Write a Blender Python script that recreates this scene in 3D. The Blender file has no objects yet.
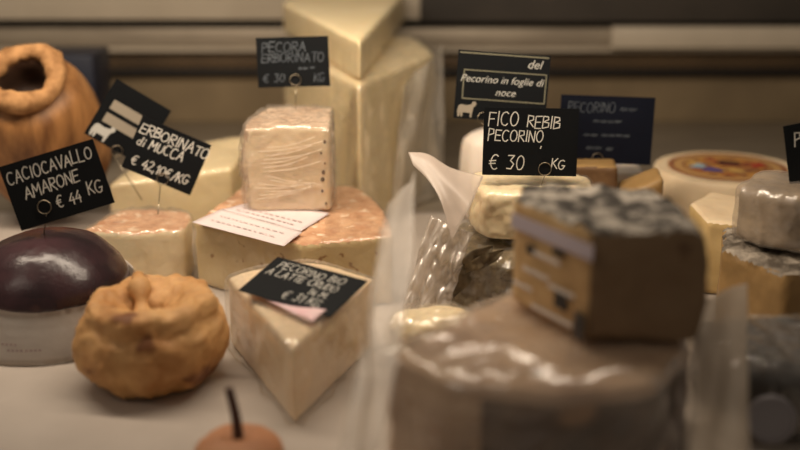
import bpy, bmesh, math, random
from mathutils import Vector, Matrix, noise

# ------------------------------------------------------------------ camera, light, exposure
SC = bpy.context.scene
COL = SC.collection
CAMZ, PITCH, F = 0.425, math.radians(17.0), 1111.0
cd = bpy.data.cameras.new('camera'); cam = bpy.data.objects.new('camera', cd); COL.objects.link(cam)
cam.location = (0, 0, CAMZ); cam.rotation_euler = (math.radians(90) - PITCH, 0, 0)
cd.sensor_width = 36; cd.lens = 50; cd.clip_start = 0.05; cd.clip_end = 50
cd.dof.use_dof = True; cd.dof.focus_distance = 1.13; cd.dof.aperture_fstop = 2.1
SC.camera = cam

w = bpy.data.worlds.new('shop_light'); SC.world = w; w.use_nodes = True
w.node_tree.nodes['Background'].inputs[0].default_value = (1.0, 0.84, 0.68, 1)
w.node_tree.nodes['Background'].inputs[1].default_value = 0.13

def area(name, loc, target, sx, sy, power, col):
    l = bpy.data.lights.new(name, 'AREA'); l.shape = 'RECTANGLE'; l.size = sx; l.size_y = sy
    l.energy = power; l.color = col
    o = bpy.data.objects.new(name, l); COL.objects.link(o); o.location = loc
    o.rotation_euler = (Vector(target) - Vector(loc)).to_track_quat('-Z', 'Y').to_euler()
    return o
area('case_lamp', (-0.22, 1.02, 0.64), (-0.12, 1.56, 0.12), 1.0, 0.06, 9.5, (1.0, 0.84, 0.66))
area('front_fill', (-1.5, -0.2, 1.9), (0.0, 1.1, 0.0), 0.9, 0.9, 5.0, (1.0, 0.85, 0.70))  # added fill from the left front, no actual lamp there

SC.view_settings.view_transform = 'Standard'; SC.view_settings.look = 'None'
SC.view_settings.gamma = 1; SC.view_settings.use_curve_mapping = False
SC.view_settings.exposure = -0.08
SC.cycles.transparent_max_bounces = 24
SC.cycles.max_bounces = 8

# ------------------------------------------------------------------ placing
CP, SP = math.cos(PITCH), math.sin(PITCH)
def at(px, py, d):
    """point at distance d along the view axis"""
    a, b = (px - 400) / F, (225 - py) / F
    return Vector((a * d, d * CP + b * d * SP, CAMZ - d * SP + b * d * CP))
def on(px, py, z=0.0):
    """point on the horizontal plane z"""
    a, b = (px - 400) / F, (225 - py) / F
    d = (CAMZ - z) / (SP - b * CP)
    return at(px, py, d)
def wally(px, py, y):
    b = (225 - py) / F
    return at(px, py, y / (CP + b * SP))

# ------------------------------------------------------------------ materials
def lin(c):
    return tuple((x / 255 / 12.92 if x / 255 <= 0.04045 else ((x / 255 + 0.055) / 1.055) ** 2.4) for x in c) + (1,)
def new_mat(name):
    m = bpy.data.materials.new(name); m.use_nodes = True
    nt = m.node_tree; nt.nodes.clear()
    return m, nt, nt.nodes.new('ShaderNodeOutputMaterial')
def N(nt, t, **kw):
    n = nt.nodes.new(t)
    for k, v in kw.items():
        if k in ('inputs',):
            for i, x in v.items(): n.inputs[i].default_value = x
        else: setattr(n, k, v)
    return n
def surf(name, c1, c2=None, scale=30, rough=0.6, bump=0.3, bscale=None, spots=None, spot_scale=60, spot_size=0.12,
         sss=0.0, spec=0.4, metal=0.0, mix=(0.35, 0.65), stretch=(1, 1, 1), dist=0.002):
    """two colours mingled by noise, optional dark eyes or veins, bump"""
    c2 = c2 or c1
    m, nt, out = new_mat(name); L = nt.links.new
    tc = N(nt, 'ShaderNodeTexCoord'); mp = N(nt, 'ShaderNodeMapping'); mp.inputs['Scale'].default_value = stretch
    L(tc.outputs['Object'], mp.inputs['Vector'])
    nz = N(nt, 'ShaderNodeTexNoise', inputs={'Scale': scale, 'Detail': 6, 'Roughness': 0.6}); L(mp.outputs[0], nz.inputs['Vector'])
    rp = N(nt, 'ShaderNodeValToRGB'); e = rp.color_ramp.elements
    e[0].position, e[1].position = mix; e[0].color = lin(c1); e[1].color = lin(c2)
    L(nz.outputs['Fac'], rp.inputs['Fac']); colour = rp.outputs['Color']
    if spots:
        vo = N(nt, 'ShaderNodeTexNoise', inputs={'Scale': spot_scale, 'Detail': 2}); L(mp.outputs[0], vo.inputs['Vector'])
        r2 = N(nt, 'ShaderNodeValToRGB'); q = r2.color_ramp.elements
        q[0].position = 0.5 + 0.25 * (1 - spot_size * 3) ; q[1].position = q[0].position + 0.07
        q[0].color = (0, 0, 0, 1); q[1].color = (1, 1, 1, 1)
        L(vo.outputs['Fac'], r2.inputs['Fac'])
        mx = N(nt, 'ShaderNodeMix', data_type='RGBA'); L(r2.outputs['Color'], mx.inputs['Factor'])
        L(colour, mx.inputs['A']); mx.inputs['B'].default_value = lin(spots); colour = mx.outputs['Result']
    p = N(nt, 'ShaderNodeBsdfPrincipled'); L(colour, p.inputs['Base Color'])
    p.inputs['Roughness'].default_value = rough; p.inputs['Specular IOR Level'].default_value = spec
    p.inputs['Metallic'].default_value = metal
    if sss:
        p.inputs['Subsurface Weight'].default_value = sss; p.inputs['Subsurface Radius'].default_value = (1, .6, .3)
        p.inputs['Subsurface Scale'].default_value = 0.006
    if bump:
        n2 = N(nt, 'ShaderNodeTexNoise', inputs={'Scale': bscale or scale * 6, 'Detail': 5, 'Roughness': 0.65}); L(mp.outputs[0], n2.inputs['Vector'])
        b = N(nt, 'ShaderNodeBump', inputs={'Strength': bump, 'Distance': dist}); L(n2.outputs['Fac'], b.inputs['Height'])
        L(b.outputs['Normal'], p.inputs['Normal'])
    L(p.outputs[0], out.inputs['Surface'])
    return m
def film(name, haze=0.06, gloss=1.6, rough=0.14, scale=45, bump=0.5, tint=(255, 250, 240), stretch=(1, 1, 2.2), fold=0.0):
    """thin crinkled plastic: clear, slightly milky, glossy"""
    m, nt, out = new_mat(name); L = nt.links.new
    tc = N(nt, 'ShaderNodeTexCoord'); mp = N(nt, 'ShaderNodeMapping'); mp.inputs['Scale'].default_value = stretch
    mp.inputs['Rotation'].default_value = (0.3, 0.4, 0.5)
    L(tc.outputs['Object'], mp.inputs['Vector'])
    nz = N(nt, 'ShaderNodeTexNoise', inputs={'Scale': scale, 'Detail': 4, 'Roughness': 0.55, 'Distortion': 0.8})
    L(mp.outputs[0], nz.inputs['Vector'])
    sub = N(nt, 'ShaderNodeMath', operation='SUBTRACT', inputs={1: 0.5}); L(nz.outputs['Fac'], sub.inputs[0])
    ab = N(nt, 'ShaderNodeMath', operation='ABSOLUTE'); L(sub.outputs[0], ab.inputs[0])
    b = N(nt, 'ShaderNodeBump', inputs={'Strength': bump, 'Distance': 0.006}); L(ab.outputs[0], b.inputs['Height'])
    hz = N(nt, 'ShaderNodeMath', operation='MULTIPLY_ADD', inputs={1: -3.0 * fold, 2: haze + fold * 0.5}); L(ab.outputs[0], hz.inputs[0])
    hc = N(nt, 'ShaderNodeClamp', inputs={'Min': haze, 'Max': 0.95}); L(hz.outputs[0], hc.inputs['Value'])
    tr = N(nt, 'ShaderNodeBsdfTransparent', inputs={'Color': (0.98, 0.97, 0.95, 1)})
    df = N(nt, 'ShaderNodeBsdfDiffuse', inputs={'Color': lin(tint)}); L(b.outputs[0], df.inputs['Normal'])
    tl = N(nt, 'ShaderNodeBsdfTranslucent', inputs={'Color': lin(tint)})
    md = N(nt, 'ShaderNodeMixShader', inputs={0: 0.45}); L(df.outputs[0], md.inputs[1]); L(tl.outputs[0], md.inputs[2])
    m1 = N(nt, 'ShaderNodeMixShader'); L(hc.outputs[0], m1.inputs[0]); L(tr.outputs[0], m1.inputs[1]); L(md.outputs[0], m1.inputs[2])
    fr = N(nt, 'ShaderNodeFresnel', inputs={'IOR': 1.45}); L(b.outputs[0], fr.inputs['Normal'])
    fm = N(nt, 'ShaderNodeMath', operation='MULTIPLY', inputs={1: gloss}, use_clamp=True); L(fr.outputs[0], fm.inputs[0])
    fc = N(nt, 'ShaderNodeMath', operation='MINIMUM', inputs={1: 0.24}); L(fm.outputs[0], fc.inputs[0])
    gl = N(nt, 'ShaderNodeBsdfGlossy', inputs={'Color': (1, 1, 1, 1), 'Roughness': rough}); L(b.outputs[0], gl.inputs['Normal'])
    m2 = N(nt, 'ShaderNodeMixShader'); L(fc.outputs[0], m2.inputs[0]); L(m1.outputs[0], m2.inputs[1]); L(gl.outputs[0], m2.inputs[2])
    L(m2.outputs[0], out.inputs['Surface'])
    return m

M = {}
M['paper'] = surf('counter_paper', (186, 175, 164), (174, 163, 152), 8, 0.55, 0.12, 14)
M['steel'] = surf('brushed_steel', (166, 154, 136), (140, 128, 112), 6, 0.45, 0.05, 40, metal=0.35, stretch=(1, 8, 8))
M['steel_back'] = surf('case_back_steel', (150, 132, 104), (128, 112, 88), 5, 0.5, 0.05, 30, metal=0.2)
M['steel_dark'] = surf('dark_grey_panel', (66, 60, 54), (52, 48, 44), 4, 0.5, 0.0)
M['steel_pale'] = surf('pale_enamel', (186, 174, 156), (172, 160, 142), 4, 0.5, 0.0)
M['vent'] = surf('vent_strip', (100, 80, 56), (78, 62, 44), 5, 0.5, 0.0, metal=0.2)
M['black'] = surf('black_gap', (14, 13, 14), None, 5, 0.6, 0.0)
M['navy'] = surf('navy_plastic', (12, 18, 36), (16, 22, 40), 5, 0.5, 0.0)
M['rope_rind'] = surf('golden_smoked_rind', (214, 168, 112), (170, 118, 66), 22, 0.6, 0.7, 70, spots=(120, 74, 40), spot_scale=26, spot_size=0.18, sss=0.1)
M['amber_rind'] = surf('amber_rind', (166, 118, 70), (104, 66, 34), 26, 0.5, 0.6, 60, stretch=(1.6, 1.6, .3), sss=0.1)
M['twine'] = surf('straw_twine', (184, 138, 90), (134, 94, 54), 60, 0.8, 0.8, 200)
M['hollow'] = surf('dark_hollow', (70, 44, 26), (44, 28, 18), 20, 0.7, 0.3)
M['wine_rind'] = surf('wine_dark_rind', (66, 40, 44), (32, 20, 24), 12, 0.27, 0.45, 50, spots=(78, 50, 48), spot_scale=30, spot_size=0.14, spec=0.6)
M['wrap_paper'] = surf('wrapping_paper', (222, 212, 202), (208, 198, 188), 14, 0.65, 0.25, 40)
M['slip'] = surf('slip_paper', (222, 208, 206), (212, 198, 196), 14, 0.6, 0.1, 40)
M['pink_slip'] = surf('pink_slip', (232, 212, 210), (226, 180, 184), 18, 0.6, 0.3, 60)
M['crease'] = surf('film_fold_white', (236, 220, 200), None, 5, 0.25, 0, spec=0.6)
M['ink'] = surf('grey_ink', (176, 156, 154), None, 5, 0.8, 0)
M['pec'] = surf('pecorino_paste', (222, 200, 154), (206, 180, 132), 16, 0.5, 0.35, 120, spots=(158, 118, 74), spot_scale=75, spot_size=0.15, sss=0.15)
M['pec_pale'] = surf('pale_pecorino_paste', (234, 212, 180), (226, 202, 168), 8, 0.5, 0.2, 110, spots=(186, 150, 120), spot_scale=60, spot_size=0.0, sss=0.15)
M['pink_rind'] = surf('pinkish_rind', (214, 172, 136), (184, 134, 98), 50, 0.6, 0.9, 160, spots=(226, 200, 172), spot_scale=70, spot_size=0.2)
M['pale_rind'] = surf('pale_pinkish_rind', (218, 194, 170), (178, 146, 118), 40, 0.6, 0.9, 120)
M['grana'] = surf('straw_paste', (236, 218, 178), (228, 208, 164), 9, 0.5, 0.3, 90, sss=0.15)
M['ivory'] = surf('ivory_paste', (236, 220, 186), (228, 206, 166), 14, 0.5, 0.5, 60, sss=0.15)
M['wheel'] = surf('wheel_rind', (226, 204, 170), (212, 186, 150), 9, 0.55, 0.2, 80, sss=0.1)
M['yellow'] = surf('yellow_paste', (198, 170, 118), (182, 152, 98), 10, 0.5, 0.2, 90, sss=0.1)
M['ochre'] = surf('ochre_paste', (156, 124, 78), (126, 98, 58), 12, 0.55, 0.3, 80, sss=0.1)
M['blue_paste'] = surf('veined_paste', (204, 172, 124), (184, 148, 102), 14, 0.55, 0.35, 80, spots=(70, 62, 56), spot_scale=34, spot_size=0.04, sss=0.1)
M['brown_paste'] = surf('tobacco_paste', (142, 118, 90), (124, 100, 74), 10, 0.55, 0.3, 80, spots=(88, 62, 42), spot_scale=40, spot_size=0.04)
M['mould'] = surf('mould_rind', (66, 60, 54), (190, 180, 166), 55, 0.75, 1.0, 140, mix=(0.44, 0.58), dist=0.004)
M['mould2'] = surf('grey_mould_rind', (168, 156, 140), (80, 70, 58), 40, 0.75, 1.0, 140, mix=(0.4, 0.62), dist=0.004)
M['speck'] = surf('speckled_rind', (216, 188, 158), (170, 138, 110), 14, 0.6, 0.5, 60, spots=(92, 70, 52), spot_scale=38, spot_size=0.1)
M['rind_brown'] = surf('brown_rind', (118, 88, 56), (88, 62, 40), 20, 0.6, 0.5, 60)
M['rind_dark'] = surf('dark_brown_rind', (96, 68, 46), (62, 44, 34), 24, 0.6, 0.5, 60, spots=(170, 130, 90), spot_scale=18, spot_size=0.16)
M['leaf'] = surf('walnut_leaf_rind', (146, 128, 96), (84, 72, 54), 34, 0.6, 0.9, 90, spots=(150, 132, 98), spot_scale=60, spot_size=0.1, stretch=(1, 1, .5), dist=0.004)
M['leaf_dry'] = surf('dry_leaf', (124, 108, 80), (78, 66, 50), 40, 0.6, 0.8, 120)
M['white_curd'] = surf('white_curd', (232, 220, 206), (222, 208, 192), 12, 0.5, 0.2, 50, sss=0.2)
M['grey_rind'] = surf('grey_sealed_rind', (168, 150, 124), (112, 96, 76), 18, 0.5, 0.8, 60, spots=(110, 98, 84), spot_scale=30, spot_size=0.1)
M['dark_rind'] = surf('charcoal_rind', (70, 62, 58), (42, 38, 36), 30, 0.6, 0.7, 80, spots=(150, 130, 110), spot_scale=50, spot_size=0.08)
M['lid'] = surf('grey_foil', (158, 154, 158), (146, 142, 146), 10, 0.4, 0.1, metal=0.3)
M['terracotta'] = surf('tan_rind', (196, 142, 104), (176, 118, 80), 18, 0.6, 0.4, 60, sss=0.1)
M['stem'] = surf('dry_stem', (84, 54, 44), (60, 38, 30), 30, 0.6, 0.4)
M['card'] = surf('black_card', (15, 17, 19), (19, 21, 23), 10, 0.55, 0.03, 60, spec=0.15)
M['card_navy'] = surf('dark_navy_card', (13, 16, 28), (16, 20, 32), 10, 0.55, 0.03, 60, spec=0.15)
M['chalk'] = surf('chalk_ink', (226, 222, 212), (200, 196, 186), 60, 0.8, 0)
M['chalk_dim'] = surf('faded_ink', (92, 98, 104), (60, 66, 74), 60, 0.8, 0)
M['print_grey'] = surf('printed_grey', (150, 140, 124), None, 10, 0.5, 0)
M['print_olive'] = surf('printed_olive_line', (124, 120, 100), None, 10, 0.5, 0)
M['wire'] = surf('pin_wire', (150, 138, 118), None, 10, 0.3, 0, metal=0.9)
M['print_white'] = surf('printed_white', (184, 182, 174), None, 10, 0.6, 0)
M['print_band'] = surf('lilac_band', (196, 186, 196), (184, 174, 184), 10, 0.45, 0)
M['film'] = film('cling_film', 0.04, 2.2, 0.12, 32, 0.5, fold=0.10)
M['film_tight'] = film('tight_cling_film', 0.03, 1.8, 0.16, 70, 0.35, stretch=(2.2, 1, 1))
M['film_milky'] = film('milky_plastic', 0.12, 0.5, 0.45, 10, 0.1, (210, 186, 158), fold=0.06)
M['film_smoky'] = film('smoky_plastic', 0.6, 0.4, 0.5, 8, 0.1, (190, 174, 154))
M['film_flap'] = film('white_flap', 0.42, 0.5, 0.35, 5, 0.03, (236, 222, 210), fold=0.15)
M['film_soft'] = film('clear_bag', 0.26, 2.6, 0.10, 14, 0.3, stretch=(1, 1, 1), tint= (240, 230, 220), fold=0.45)
M['film_drape'] = film('draped_film', 0.12, 2.4, 0.14, 9, 0.25, fold=0.22, stretch=(1, 1, .6))
M['film_grey'] = film('greyish_film', 0.12, 2.6, 0.2, 16, 0.5, (232, 218, 204), fold=0.25)

# ------------------------------------------------------------------ mesh helpers
def tag(o, label=None, cat=None, group=None, kind=None):
    if label: o['label'] = label
    if cat: o['category'] = cat
    if group: o['group'] = group
    if kind: o['kind'] = kind
    return o
def emit(name, bm, mat, parent=None, smooth=True, origin=None):
    """link a bmesh given in world coordinates as one object"""
    if parent is not None: org = Vector(parent['_org'])
    elif origin is not None: org = Vector(origin)
    else:
        xs = [v.co.x for v in bm.verts]; ys = [v.co.y for v in bm.verts]; zs = [v.co.z for v in bm.verts]
        org = Vector(((min(xs) + max(xs)) / 2, (min(ys) + max(ys)) / 2, min(zs)))
    bmesh.ops.translate(bm, verts=bm.verts, vec=-org)
    me = bpy.data.meshes.new(name); bm.to_mesh(me); bm.free()
    me.materials.append(mat)
    for p in me.polygons: p.use_smooth = smooth
    o = bpy.data.objects.new(name, me); COL.objects.link(o)
    if parent is not None: o.parent = parent
    else: o.location = org
    o['_org'] = tuple(org)
    return o
def empty(name, loc):
    o = bpy.data.objects.new(name, None); COL.objects.link(o); o.location = loc; o['_org'] = tuple(loc)
    o.empty_display_size = 0.02
    return o
def arc(p, q, bulge, n=8):
    """points from p to q (q left out) bowed to the right-hand side by bulge"""
    p, q = Vector(p), Vector(q); d = q - p; nrm = Vector((d.y, -d.x)).normalized()
    return [tuple(p + d * (i / n) + nrm * bulge * math.sin(math.pi * i / n)) for i in range(n)]
def prism(foot, z0, z1, bevel=0.003, tops=None, inset=0.0):
    bm = bmesh.new()
    c = Vector((sum(p[0] for p in foot) / len(foot), sum(p[1] for p in foot) / len(foot)))
    lo = [bm.verts.new((p[0], p[1], z0)) for p in foot]
    hi = []
    for i, p in enumerate(foot):
        q = Vector(p[:2]) + (c - Vector(p[:2])) * inset
        hi.append(bm.verts.new((q.x, q.y, tops[i] if tops else z1)))
    n = len(foot)
    bm.faces.new(lo[::-1]); bm.faces.new(hi)
    for i in range(n): bm.faces.new((lo[i], lo[(i + 1) % n], hi[(i + 1) % n], hi[i]))
    bmesh.ops.recalc_face_normals(bm, faces=bm.faces)
    if bevel: bmesh.ops.bevel(bm, geom=list(bm.edges), offset=bevel, segments=2, affect='EDGES', profile=0.5)
    return bm
def remesh(bm, voxel):
    me = bpy.data.meshes.new('tmp'); bm.to_mesh(me); bm.free()
    o = bpy.data.objects.new('tmp', me); COL.objects.link(o)
    md = o.modifiers.new('r', 'REMESH'); md.mode = 'VOXEL'; md.voxel_size = voxel
    bpy.context.view_layer.update()
    ev = o.evaluated_get(bpy.context.evaluated_depsgraph_get())
    m2 = bpy.data.meshes.new_from_object(ev)
    out = bmesh.new(); out.from_mesh(m2)
    bpy.data.objects.remove(o); bpy.data.meshes.remove(me); bpy.data.meshes.remove(m2)
    return out
def rough_up(bm, amp, freq, seed=0, floor=None, pred=None, octaves=4):
    bm.normal_update(); s = Vector((seed * 3.1, seed * 1.7, seed * 5.3))
    mv = []
    for v in bm.verts:
        if pred and not pred(v.co, v.normal): continue
        k = noise.fractal(v.co * freq + s, 0.9, 2.0, octaves)
        mv.append((v, v.normal * (amp * k)))
    for v, d in mv:
        v.co += d
        if floor is not None and v.co.z < floor: v.co.z = floor
def crinkle(bm, base, amp, freq, seed=0, floor=None):
    """push a shell off its core in sharp folds, as film lies"""
    bm.normal_update(); s = Vector((seed * 2.1, seed * 4.7, seed))
    mv = []
    for v in bm.verts:
        p = Vector((v.co.x * freq, v.co.y * freq, v.co.z * freq * 0.6)) + s
        k = 1 - abs(noise.noise(p)) * 2.2; k2 = 1 - abs(noise.noise(p * 2.3 + s)) * 2.2
        mv.append((v, v.normal * (base + amp * max(0, 0.7 * k + 0.3 * k2) ** 2)))
    for v, d in mv:
        v.co += d
        if floor is not None and v.co.z < floor: v.co.z = floor
def split_off(bm, pred):
    """move the faces that pass into a bmesh of their own"""
    b2 = bm.copy(); b2.normal_update(); bm.normal_update()
    kill1 = [f for f in bm.faces if pred(f.calc_center_median(), f.normal)]
    kill2 = [f for f in b2.faces if not pred(f.calc_center_median(), f.normal)]
    bmesh.ops.delete(bm, geom=kill1, context='FACES'); bmesh.ops.delete(b2, geom=kill2, context='FACES')
    return b2
def cheese(name, label, cat, foot, z0, z1, paste, rind=None, rind_pred=None, voxel=0.0025, bevel=0.004, tops=None, inset=0.0,
           amp=0.001, freq=40, rind_amp=0.0, rind_freq=90, seed=1, wrap=None, wrap_base=0.0012, wrap_amp=0.003, wrap_freq=35,
           smooth_wrap=3, group=None, wrap_pred=None, shape=None, brown_side=None):
    bm = remesh(prism(foot, z0, z1, bevel, tops, inset), voxel)
    if shape:
        for v in bm.verts: v.co = shape(v.co)
    rough_up(bm, amp, freq, seed, floor=z0)
    if rind_amp and rind_pred: rough_up(bm, rind_amp, rind_freq, seed + 7, floor=z0, pred=lambda c, n: rind_pred(c, n))
    shell = None
    if wrap:
        shell = bm.copy()
        for _ in range(smooth_wrap): bmesh.ops.smooth_vert(shell, verts=shell.verts, factor=0.5, use_axis_x=True, use_axis_y=True, use_axis_z=True)
        crinkle(shell, wrap_base + smooth_wrap * 0.0002, wrap_amp, wrap_freq, seed, floor=z0 + 0.0002)
        low = [f for f in shell.faces if f.normal.z < -0.7]
        bmesh.ops.delete(shell, geom=low, context='FACES')
        if wrap_pred:
            bmesh.ops.delete(shell, geom=[f for f in shell.faces if not wrap_pred(f.calc_center_median(), f.normal)], context='FACES')
    rb = split_off(bm, rind_pred) if rind else None
    cb = split_off(bm, brown_side[1]) if brown_side else None
    o = emit(name, bm, M[paste])
    tag(o, label, cat, group)
    if rb is not None: emit('rind', rb, M[rind], o)
    if cb is not None: emit('brown_side', cb, M[brown_side[0]], o)
    if shell is not None: emit('plastic_wrap', shell, M[wrap], o)
    return o
def lathe(profile, seg=72, mod=None):
    bm = bmesh.new(); rings = []
    for k, (r, z) in enumerate(profile):
        ring = []
        for i in range(seg):
            a = 2 * math.pi * i / seg
            c = Vector((r * math.cos(a), r * math.sin(a), z))
            if mod: c = mod(c, a, k / (len(profile) - 1))
            ring.append(bm.verts.new(c))
        rings.append(ring)
    for a, b in zip(rings, rings[1:]):
        for i in range(seg): bm.faces.new((a[i], a[(i + 1) % seg], b[(i + 1) % seg], b[i]))
    bm.faces.new(rings[0][::-1]); bm.faces.new(rings[-1])
    bmesh.ops.recalc_face_normals(bm, faces=bm.faces)
    return bm
def spline(pts, n):
    """smooth curve through the points, n samples per span (Catmull-Rom)"""
    P = [Vector(p) for p in pts]; P = [P[0] * 2 - P[1]] + P + [P[-1] * 2 - P[-2]]; out = []
    for i in range(1, len(P) - 2):
        a, b, c, d = P[i - 1:i + 3]
        for k in range(n):
            t = k / n
            out.append(0.5 * ((2 * b) + (c - a) * t + (2 * a - 5 * b + 4 * c - d) * t * t + (3 * b - a - 3 * c + d) * t ** 3))
    out.append(P[-2]); return out
def tube(bm, path, rad, seg=10, closed=False):
    n = len(path); rings = []
    for i, p in enumerate(path):
        p = Vector(p)
        a = Vector(path[(i - 1) % n] if closed or i else path[i]); b = Vector(path[(i + 1) % n] if closed or i < n - 1 else path[i])
        t = (b - a).normalized(); up = Vector((0, 0, 1)) if abs(t.z) < 0.9 else Vector((1, 0, 0))
        s = t.cross(up).normalized(); u = s.cross(t).normalized(); r = rad[i] if isinstance(rad, (list, tuple)) else rad
        rings.append([bm.verts.new(p + s * (math.cos(2 * math.pi * k / seg) * r) + u * (math.sin(2 * math.pi * k / seg) * r)) for k in range(seg)])
    for i in range(n if closed else n - 1):
        A, B = rings[i], rings[(i + 1) % n]
        for k in range(seg): bm.faces.new((A[k], A[(k + 1) % seg], B[(k + 1) % seg], B[k]))
    if not closed: bm.faces.new(rings[0][::-1]); bm.faces.new(rings[-1])
    bmesh.ops.recalc_face_normals(bm, faces=bm.faces)
def box(x0, x1, y0, y1, z0, z1, bevel=0.002):
    return prism([(x0, y0), (x1, y0), (x1, y1), (x0, y1)], z0, z1, bevel)
def sheet(fn, nu, nv, thick=0.0003):
    """free-hanging sheet: fn(u, v) gives a point; given a small real thickness"""
    bm = bmesh.new(); g = [[bm.verts.new(fn(i / nu, j / nv)) for i in range(nu + 1)] for j in range(nv + 1)]
    for j in range(nv):
        for i in range(nu): bm.faces.new((g[j][i], g[j][i + 1], g[j + 1][i + 1], g[j + 1][i]))
    bm.normal_update()
    if thick: bmesh.ops.solidify(bm, geom=list(bm.faces), thickness=thick)
    return bm

# ------------------------------------------------------------------ lettering
def A_(cx, cy, rx, ry, a0, a1, n=10):
    return [(cx + rx * math.cos(math.radians(a0 + (a1 - a0) * i / n)), cy + ry * math.sin(math.radians(a0 + (a1 - a0) * i / n))) for i in range(n + 1)]
GL = {
 'A': [[(0, 0), (.3, 1), (.6, 0)], [(.1, .38), (.52, .38)]], 'B': [[(0, 0), (0, 1)], [(0, 1), (.4, .95), (.45, .72), (.05, .53)], [(.05, .53), (.5, .45), (.5, .1), (0, 0)]],
 'C': [A_(.32, .5, .32, .5, 50, 310)], 'D': [[(0, 0), (0, 1), (.35, .92), (.5, .5), (.35, .08), (0, 0)]],
 'E': [[(.5, 1), (0, 1), (0, 0), (.5, 0)], [(0, .52), (.42, .52)]], 'F': [[(.5, 1), (0, 1), (0, 0)], [(0, .52), (.4, .52)]],
 'G': [A_(.32, .5, .32, .5, 50, 300) + [(.6, .4), (.34, .4)]], 'I': [[(.08, 0), (.08, 1)]], 'K': [[(0, 0), (0, 1)], [(.5, 1), (0, .42)], [(.12, .55), (.52, 0)]],
 'L': [[(0, 1), (0, 0), (.48, 0)]], 'M': [[(0, 0), (.05, 1), (.32, .4), (.6, 1), (.66, 0)]], 'N': [[(0, 0), (0, 1), (.5, 0), (.5, 1)]],
 'O': [A_(.3, .5, .3, .5, 90, 450, 14)], 'P': [[(0, 0), (0, 1)], [(0, 1), (.42, .95), (.46, .6), (0, .46)]],
 'R': [[(0, 0), (0, 1)], [(0, 1), (.42, .95), (.46, .62), (0, .48)], [(.1, .5), (.52, 0)]], 'S': [[(.5, .9), (.2, 1), (.02, .78), (.25, .52), (.48, .28), (.25, 0), (0, .1)]],
 'T': [[(0, 1), (.6, 1)], [(.3, 1), (.3, 0)]], 'U': [[(0, 1), (.02, .2), (.25, 0), (.48, .2), (.5, 1)]], 'V': [[(0, 1), (.28, 0), (.56, 1)]],
 'd': [A_(.2, .25, .2, .25, 60, 420), [(.4, .95), (.4, 0)]], 'i': [[(.06, 0), (.06, .5)], [(.06, .72), (.08, .78)]], 'g': [A_(.2, .3, .2, .22, 0, 360), [(.4, .5), (.4, -.2), (.1, -.25)]],
 '0': [A_(.26, .5, .25, .5, 90, 450, 14)], '1': [[(.05, .75), (.25, 1), (.25, 0)]], '2': [[(.02, .8), (.22, 1), (.45, .8), (.4, .5), (0, 0), (.5, 0)]],
 '3': [[(.02, .95), (.45, .95), (.2, .58), (.46, .35), (.3, 0), (0, .06)]], '4': [[(.35, 1), (0, .35), (.5, .35)], [(.4, .6), (.4, -.05)]],
 ',': [[(.1, .08), (.02, -.2)]], '.': [[(.04, 0), (.09, .03)]], '/': [[(0, -.1), (.4, 1.05)]], "'": [[(.06, .6), (.0, .3)]],
 'E~': [A_(.36, .5, .3, .48, 55, 305), [(-.04, .58), (.4, .6)], [(-.04, .4), (.38, .42)]],
 '~': [[(0, .3), (.15, .6), (.3, .25), (.45, .6), (.6, .3), (.8, .55)]],
}
GL['€'] = GL['E~']
ADV = {'I': .3, 'i': .25, ',': .25, '.': .25, "'": .25, '1': .45, '/': .5, ' ': .42, 'M': .85, 'O': .78, 'C': .74, 'G': .78, 'A': .74, 'N': .68, 'U': .66, '€': .8, '~': .95}
def ribbon(bm, pts, width, frame):
    """a stroke of the pen as a narrow raised strip"""
    o, u, v, n = frame; h = 0.00025
    P = [Vector(p) for p in pts]
    if len(P) > 2: P = [Vector((q.x, q.y)) for q in spline([(p.x, p.y, 0) for p in P], 2)] if len(P) < 8 and False else P
    for a, b in zip(P, P[1:]):
        d = (b - a)
        if d.length < 1e-7: continue
        d.normalize(); s = Vector((-d.y, d.x)) * width / 2; e = d * width * 0.35
        q = [a - e + s, a - e - s, b + e - s, b + e + s]
        vs = [bm.verts.new(o + u * p.x + v * p.y + n * h) for p in q]
        bm.faces.new(vs)
def text_width(t, h): return sum(ADV.get(c, .64) for c in t) * h
def write(bm, t, x, y, h, frame, width, seed=0, slant=0.1, wid=1.0, rise=0.0):
    r = random.Random(seed)
    for c in t:
        if c in GL:
            j = r.uniform(-.06, .06); k = r.uniform(.9, 1.08)
            for s in GL[c]:
                ribbon(bm, [(x + (p[0] + slant * p[1]) * h * wid, y + j * h + p[1] * h * k + r.uniform(-.02, .02) * h) for p in s], width, frame)
        step = ADV.get(c, .64) * h * wid; x += step; y += rise * step
def printed(t, size, x, y, frame, shear=0.25, align='CENTER'):
    """printed type, flattened to a mesh on the card"""
    cu = bpy.data.curves.new('t', 'FONT'); cu.body = t; cu.size = size; cu.shear = shear; cu.align_x = align; cu.offset = 0.0
    ob = bpy.data.objects.new('t', cu); COL.objects.link(ob); bpy.context.view_layer.update()
    me = bpy.data.meshes.new_from_object(ob.evaluated_get(bpy.context.evaluated_depsgraph_get()))
    bm = bmesh.new(); bm.from_mesh(me); bpy.data.objects.remove(ob); bpy.data.curves.remove(cu); bpy.data.meshes.remove(me)
    o, u, v, n = frame
    for vt in bm.verts: vt.co = o + u * (x + vt.co.x) + v * (y + vt.co.y) + n * 0.0004
    return bm
def join(bm, other):
    me = bpy.data.meshes.new('j'); other.to_mesh(me); other.free(); bm.from_mesh(me); bpy.data.meshes.remove(me)
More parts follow.
